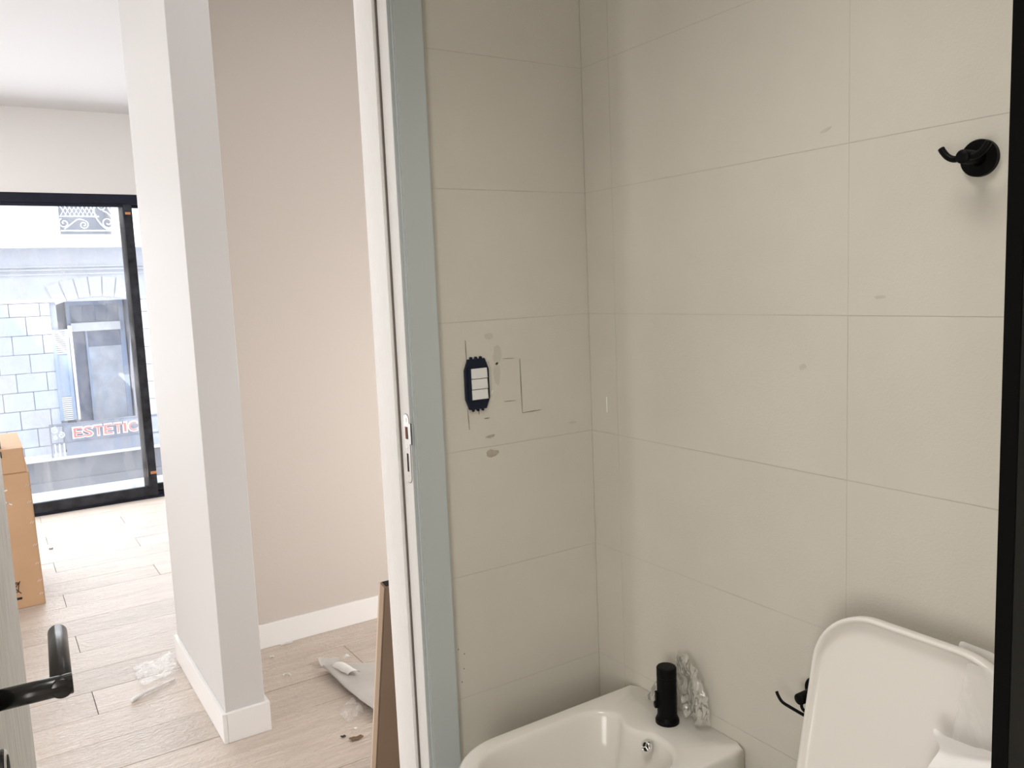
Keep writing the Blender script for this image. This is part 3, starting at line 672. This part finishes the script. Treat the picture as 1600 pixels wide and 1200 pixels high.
scrap('brown_scrap', 0.884, 2.396, 0.042, mat('brown_scrap', (0.20, 0.12, 0.075), 0.7), 'crumpled brown scrap on hall floor before the leaning carton', 'scrap', 0.010, sy=0.02)
scrap('plaster_chip', 0.905, 2.455, 0.010, M_scrap, 'tiny white chip on floor between brown scrap and grey sheet', 'scrap', 0.005)
scrap('paper_sliver', 0.930, 3.255, 0.05, M_scrap, 'flat white sliver against the niche skirting board', 'scrap', 0.004, sy=0.012)
scrap('dark_crumb', 0.224, 5.45, 0.022, mat('grey_crumb', (0.1, 0.1, 0.1), .8), 'small dark speck on sunlit floor beside the boxes', 'scrap', 0.004)
tube('tape_strip', bez([(0.325, 3.120, 0.006), (0.37, 3.145, 0.010), (0.43, 3.175, 0.008), (0.485, 3.205, 0.005)], 6), [0.007] * 6 + [0.006] * 6 + [0.004] * 7, M_scrap, None, n=8,
     label='twisted strip of white tape on planks left of stub wall', cat='tape')
def floorfilm(u, v): return Vector((0.37 + 0.145 * u, 3.22 + 0.19 * v + 0.03 * u, 0.006 + 0.014 * abs(math.sin(u * 5 + v * 3)) * u))
crumple('clear_film', floorfilm, 16, 16, M_tapefilm, None, 0.006, 22, label='crumpled clear film on planks against the stub wall skirting', cat='plastic film')

# ================================================================== OUTSIDE
tc_ = empty('terrace', (0, 7, -0.2), 'pale balcony slab outside the window behind the black rail', 'balcony')
box('slab', -3.2, 3.2, 6.62, 6.98, -0.30, -0.05, M_terr, tc_)
box('upstand', -3.2, 3.2, 6.98, 7.45, -0.30, -0.052, M_fac, tc_)
box('threshold', -3.0, 3.0, 6.505, 6.62, -0.30, -0.045, M_terr, tc_)
box('ground', -60, 60, 6.7, 60, -4.6, -4.4, M_street, **ST)
K = 2.0; FY = 24.0
def fx(x): return x * K
def fz(z): return 1.42 + (z - 1.42) * K
def fbox(name, x0, x1, y0, y1, z0, z1, m, par, **kw): return box(name, fx(x0), fx(x1), FY + y0, FY + y1, fz(z0), fz(z1), m, par, **kw)
fa = empty('facade', (2, FY, -4.4), 'pale stone town house across the street seen through the window', 'building')
DX0, DX1 = 1.01, 1.60
fbox('render_wall', -6, 0.975, 0, 2.2, 2.20, 4.6, M_fac, fa)
fbox('render_wall', 1.605, 8, 0, 2.2, 2.20, 4.6, M_fac, fa)
fbox('render_wall', 0.975, 1.605, 0, 2.2, 2.95, 4.6, M_fac, fa)
fbox('recess_wall', 0.975, 1.605, 1.7, 2.2, 2.20, 2.95, mat('recess_grey', (0.66, 0.68, 0.76), .8), fa)
fbox('cornice', -6, 8, -0.65, 0, 2.125, 2.285, M_fac, fa)
fbox('frieze', -6, 8, 0, 2.2, 1.46, 2.20, M_stone2, fa)
fbox('moulding', -6, 8, -0.06, 0, 1.895, 1.915, M_stone2, fa)
fbox('moulding', -6, 8, -0.10, 0, 1.855, 1.872, M_stone2, fa)
fbox('moulding', -6, 8, -0.07, 0, 1.80, 1.818, M_stone2, fa)
fbox('pier_wall', -6, 0.77, 0.04, 1.8, -0.95, 1.46, M_joint, fa)
fbox('pier_wall', 1.70, 8, 0.04, 1.8, -0.95, 1.46, M_joint, fa)
fbox('door_recess', 0.77, 1.70, 1.20, 1.8, -0.95, 1.50, M_joint, fa)
# voussoirs above the door
cx, cz_, r0, r1 = 1.31, 0.30, 1.22, 1.47
for i in range(7):
    a0, a1 = R(113 - i * 46 / 7 - 0.35), R(113 - (i + 1) * 46 / 7 + 0.35)
    q = [(fx(cx + r0 * math.cos(a0)), fz(cz_ + r0 * math.sin(a0))), (fx(cx + r0 * math.cos(a1)), fz(cz_ + r0 * math.sin(a1))), (fx(cx + r1 * math.cos(a1)), fz(cz_ + r1 * math.sin(a1))), (fx(cx + r1 * math.cos(a0)), fz(cz_ + r1 * math.sin(a0)))]
    v, f = prism(q, 1, FY - 0.05, FY + 0.3); mesh('voussoir', v, f, M_stone2, fa)
# ashlar blocks
ch_ = 0.236; z = 1.29 - 10 * ch_; j = 0
while z < 1.40:
    z1 = min(z + ch_, 1.455)
    x = -0.35 + (0.17 if j % 2 else 0.0)
    while x < 0.77:
        a, b = x, min(x + 0.335, 0.77)
        if b - a > 0.05: fbox('stone_block', a + 0.004, b - 0.004, 0, 0.1, z + 0.004, z1 - 0.004, M_stone if (j + int(x * 7)) % 3 else M_stone2, fa, bevel=0.006)
        x += 0.335
    x = 1.70
    while x < 2.7:
        fbox('stone_block', x + 0.004, x + 0.33, 0, 0.1, z + 0.004, z1 - 0.004, M_stone2, fa, bevel=0.006); x += 0.335
    z += ch_; j += 1
# window / door across the street
w = fbox('door_surround', 0.77, 0.84, 0.1, .5, -0.45, 1.46, M_stone, fa)
fd = empty('french_window', (fx(1.3), FY + 1.0, fz(-0.45)), parent=fa)
fbox('frame', 0.98, 1.02, 1.00, 1.15, -0.45, 1.46, M_shut, fd)
fbox('frame', 1.62, 1.68, 1.00, 1.15, -0.45, 1.46, M_shut, fd)
fbox('transom', 1.02, 1.62, 0.85, 1.15, 1.06, 1.17, M_terr, fd)
fbox('dark_glass', 1.02, 1.62, 1.10, 1.15, -0.45, 1.06, M_dglass, fd)
fbox('pale_curtain', 1.20, 1.62, 1.05, 1.10, -0.45, 0.84, mat('pale_curtain', (0.50, 0.54, 0.62), .8, var=.2, vscale=3), fd)
fbox('meeting_stile', 1.185, 1.21, 0.99, 1.09, -0.45, 1.06, M_shut, fd)
for i in range(4): fbox('fanlight_pane', 1.04 + i * 0.148, 1.17 + i * 0.148, 1.05, 1.09, 1.185, 1.40, M_dglass, fd)
fbox('fanlight_frame', 1.02, 1.62, 1.09, 1.15, 1.17, 1.46, M_shut, fd)
sl = empty('shutter', (fx(0.86), FY, fz(-0.05)), parent=fa)
fbox('shutter_frame', 0.76, 0.795, -0.05, .02, -0.06, 1.11, M_shut, sl)
fbox('shutter_frame', 0.905, 0.945, -0.05, .02, -0.06, 1.11, M_shut, sl)
fbox('shutter_panel', 0.795, 0.905, -0.02, .02, 0.25, 0.80, M_shut, sl)
for z0, n_ in ((0.80, 12), (-0.06, 12)):
    vv, ff = multi([boxvf(fx(0.795), fx(0.905), FY - 0.045, FY - 0.015, fz(z0 + i * 0.0258), fz(z0 + i * 0.0258 + 0.016)) for i in range(n_)])
    mesh('louvres', vv, ff, M_terr, sl, kind='stuff')
fbox('louvre_backing', 0.795, 0.905, -0.014, .02, -0.06, 1.11, M_band, sl)
sl2 = fbox('shutter_edge', 0.955, 0.985, -0.12, .3, -0.06, 1.15, M_bars, fa)
# balcony across the street with sign
bl = empty('facing_balcony', (fx(1.4), FY - .5, fz(-0.5)), 'dark iron balcony across the street carrying the red sign', 'balcony')
fbox('balcony_slab', 0.0, 2.6, -0.7, 0.0, -0.505, -0.470, M_terr, bl)
fbox('top_bar', 0.60, 2.55, -0.70, -0.66, -0.072, -0.055, M_rail, bl)
fbox('bottom_bar', 0.60, 2.55, -0.70, -0.66, -0.300, -0.290, M_rail, bl)
fbox('corner_post', 0.60, 0.615, -0.71, -0.65, -0.47, -0.055, M_rail, bl)
fbox('rail_panel', 0.77, 2.55, -0.68, -0.66, -0.47, -0.06, mat('rail_panel_grey', (0.33, 0.36, 0.44), .7, var=.1, vscale=4), bl)
def spiral(cx, cz, r, turns, s=1, a0=0, n=26):
    return [(fx(cx + s * r * (1 - 0.8 * i / n) * math.cos(a0 + turns * 2 * math.pi * i / n)), FY - 0.68, fz(cz + r * (1 - 0.8 * i / n) * math.sin(a0 + turns * 2 * math.pi * i / n))) for i in range(n + 1)]
for cx_, cz2, r_, s_ in ((0.66, -0.13, 0.045, 1), (0.725, -0.20, 0.040, -1), (0.66, -0.225, 0.028, 1)):
    tube('scroll', spiral(cx_, cz2, r_, 1.4, s_, 1.2), 0.016, M_bars, bl, n=8)
for x in (0.635, 0.685, 0.735): fbox('baluster', x, x + 0.018, -0.69, -0.67, -0.47, -0.30, M_bars, bl)
sg = empty('shop_sign', (fx(1.28), FY - 0.75, fz(-0.24)), 'red letters with white outline reading ESTETIC on the facing balcony', 'sign')
def text_mesh(name, body, offset, ext, m, par, y, label=None):
    c = bpy.data.curves.new(name, 'FONT'); c.body = body; c.size = 1.0; c.offset = offset; c.extrude = 0.0; c.resolution_u = 3
    t = bpy.data.objects.new(name, c); COL.objects.link(t); bpy.context.view_layer.update()
    me = bpy.data.meshes.new_from_object(t.evaluated_get(bpy.context.evaluated_depsgraph_get())); bpy.data.objects.remove(t); return me
x_cur = fx(0.862)
lh_ = fz(-0.125) - fz(-0.240)
adv = (fx(1.615) - fx(0.862)) / 6.5
for i, chh in enumerate('ESTETIC'):
    wd = adv * (0.5 if chh == 'I' else 1.0)
    for (off, m, yy, nm) in ((0.0, M_red, -0.765, 'letter'), (0.05, M_swhite, -0.745, 'letter_outline')):
        me = text_mesh(nm, chh, off, 0, m, sg, yy); xs = [v_.co.x for v_ in me.vertices]; ys = [v_.co.y for v_ in me.vertices]
        bw = wd * (0.80 if chh != 'I' else 0.42); bh = lh_; g_ = 0.0
        if off: g_ = 0.034
        x0, y0 = min(xs), min(ys); sx = (bw + 2 * g_) / (max(xs) - x0); sz = (bh + 2 * g_) / (max(ys) - y0)
        verts = [(x_cur - g_ + (v_.co.x - x0) * sx, FY + yy, fz(-0.240) - g_ + (v_.co.y - y0) * sz) for v_ in me.vertices]
        mesh(nm, verts, [tuple(p.vertices) for p in me.polygons], m, sg, solid=0.02)
    x_cur += wd * 1.0
# upper balcony ironwork in front of the recess
ub = empty('upper_balcony', (fx(1.3), FY - .5, fz(2.29)), 'white wrought iron balcony railing on upper floor of facing house', 'balcony')
fbox('rail', 0.96, 1.62, -0.62, -0.60, 2.325, 2.340, M_bars, ub)
fbox('rail', 0.96, 1.40, -0.62, -0.60, 2.50, 2.512, M_bars, ub)
fbox('rail', 0.96, 1.40, -0.62, -0.60, 2.635, 2.65, M_bars, ub)
for i in range(9):
    x = 0.97 + i * 0.048
    for s_ in (1, -1):
        xa, xb = (x, x + 0.07) if s_ > 0 else (x + 0.07, x)
        if max(xa, xb) < 1.41: tube('lattice_bar', [(fx(xa), FY - 0.61, fz(2.512)), (fx(xb), FY - 0.61, fz(2.635))], 0.009, M_bars, ub, n=6)
for cx_, cz2, r_, s_, t_ in ((1.00, 2.42, 0.062, 1, 1.3), (1.215, 2.40, 0.055, -1, 1.5), (1.49, 2.43, 0.085, -1, 1.6), (1.44, 2.63, 0.055, 1, 1.4), (1.12, 2.68, 0.06, 1, 1.2)):
    tube('scroll', spiral(cx_, cz2, r_, t_, s_, 2.0), 0.012, M_bars, ub, n=8)
tube('scroll_leaf', bez([(fx(a), FY - 0.61, fz(b)) for a, b in ((1.0, 2.35), (1.09, 2.42), (1.16, 2.47), (1.23, 2.46))], 6), 0.012, M_bars, ub, n=8)
tube('scroll_leaf', bez([(fx(a), FY - 0.61, fz(b)) for a, b in ((1.36, 2.68), (1.35, 2.55), (1.40, 2.43), (1.48, 2.35), (1.56, 2.36))], 6), 0.014, M_bars, ub, n=8)
tube('scroll_leaf', bez([(fx(a), FY - 0.61, fz(b)) for a, b in ((1.50, 2.66), (1.53, 2.58), (1.58, 2.50), (1.60, 2.36))], 6), 0.018, M_bars, ub, n=8)
tube('scroll_leaf', bez([(fx(a), FY - 0.61, fz(b)) for a, b in ((1.45, 2.58), (1.50, 2.55), (1.56, 2.48), (1.59, 2.42))], 6), 0.016, M_bars, ub, n=8)
# lower parts
fbox('plinth', -6, 8, -0.30, 0.8, -0.80, -0.505, M_band, fa)
fbox('plinth_step', -6, 8, -0.36, 0.8, -1.0, -0.80, M_band, fa)
fbox('ground_floor', -6, 8, -0.25, 0.8, -1.6, -1.0, M_fac, fa)
# unseen block added so its roof edge casts the diagonal shade on the facade
nb = empty('added_shade_building', (-36, -3, -4.4), 'tall unseen block added to cast shade on the facing house', 'building')
box('shade_block', -46, -26.0, -20, 6.45, -4.4, 35.6, M_fac, nb)
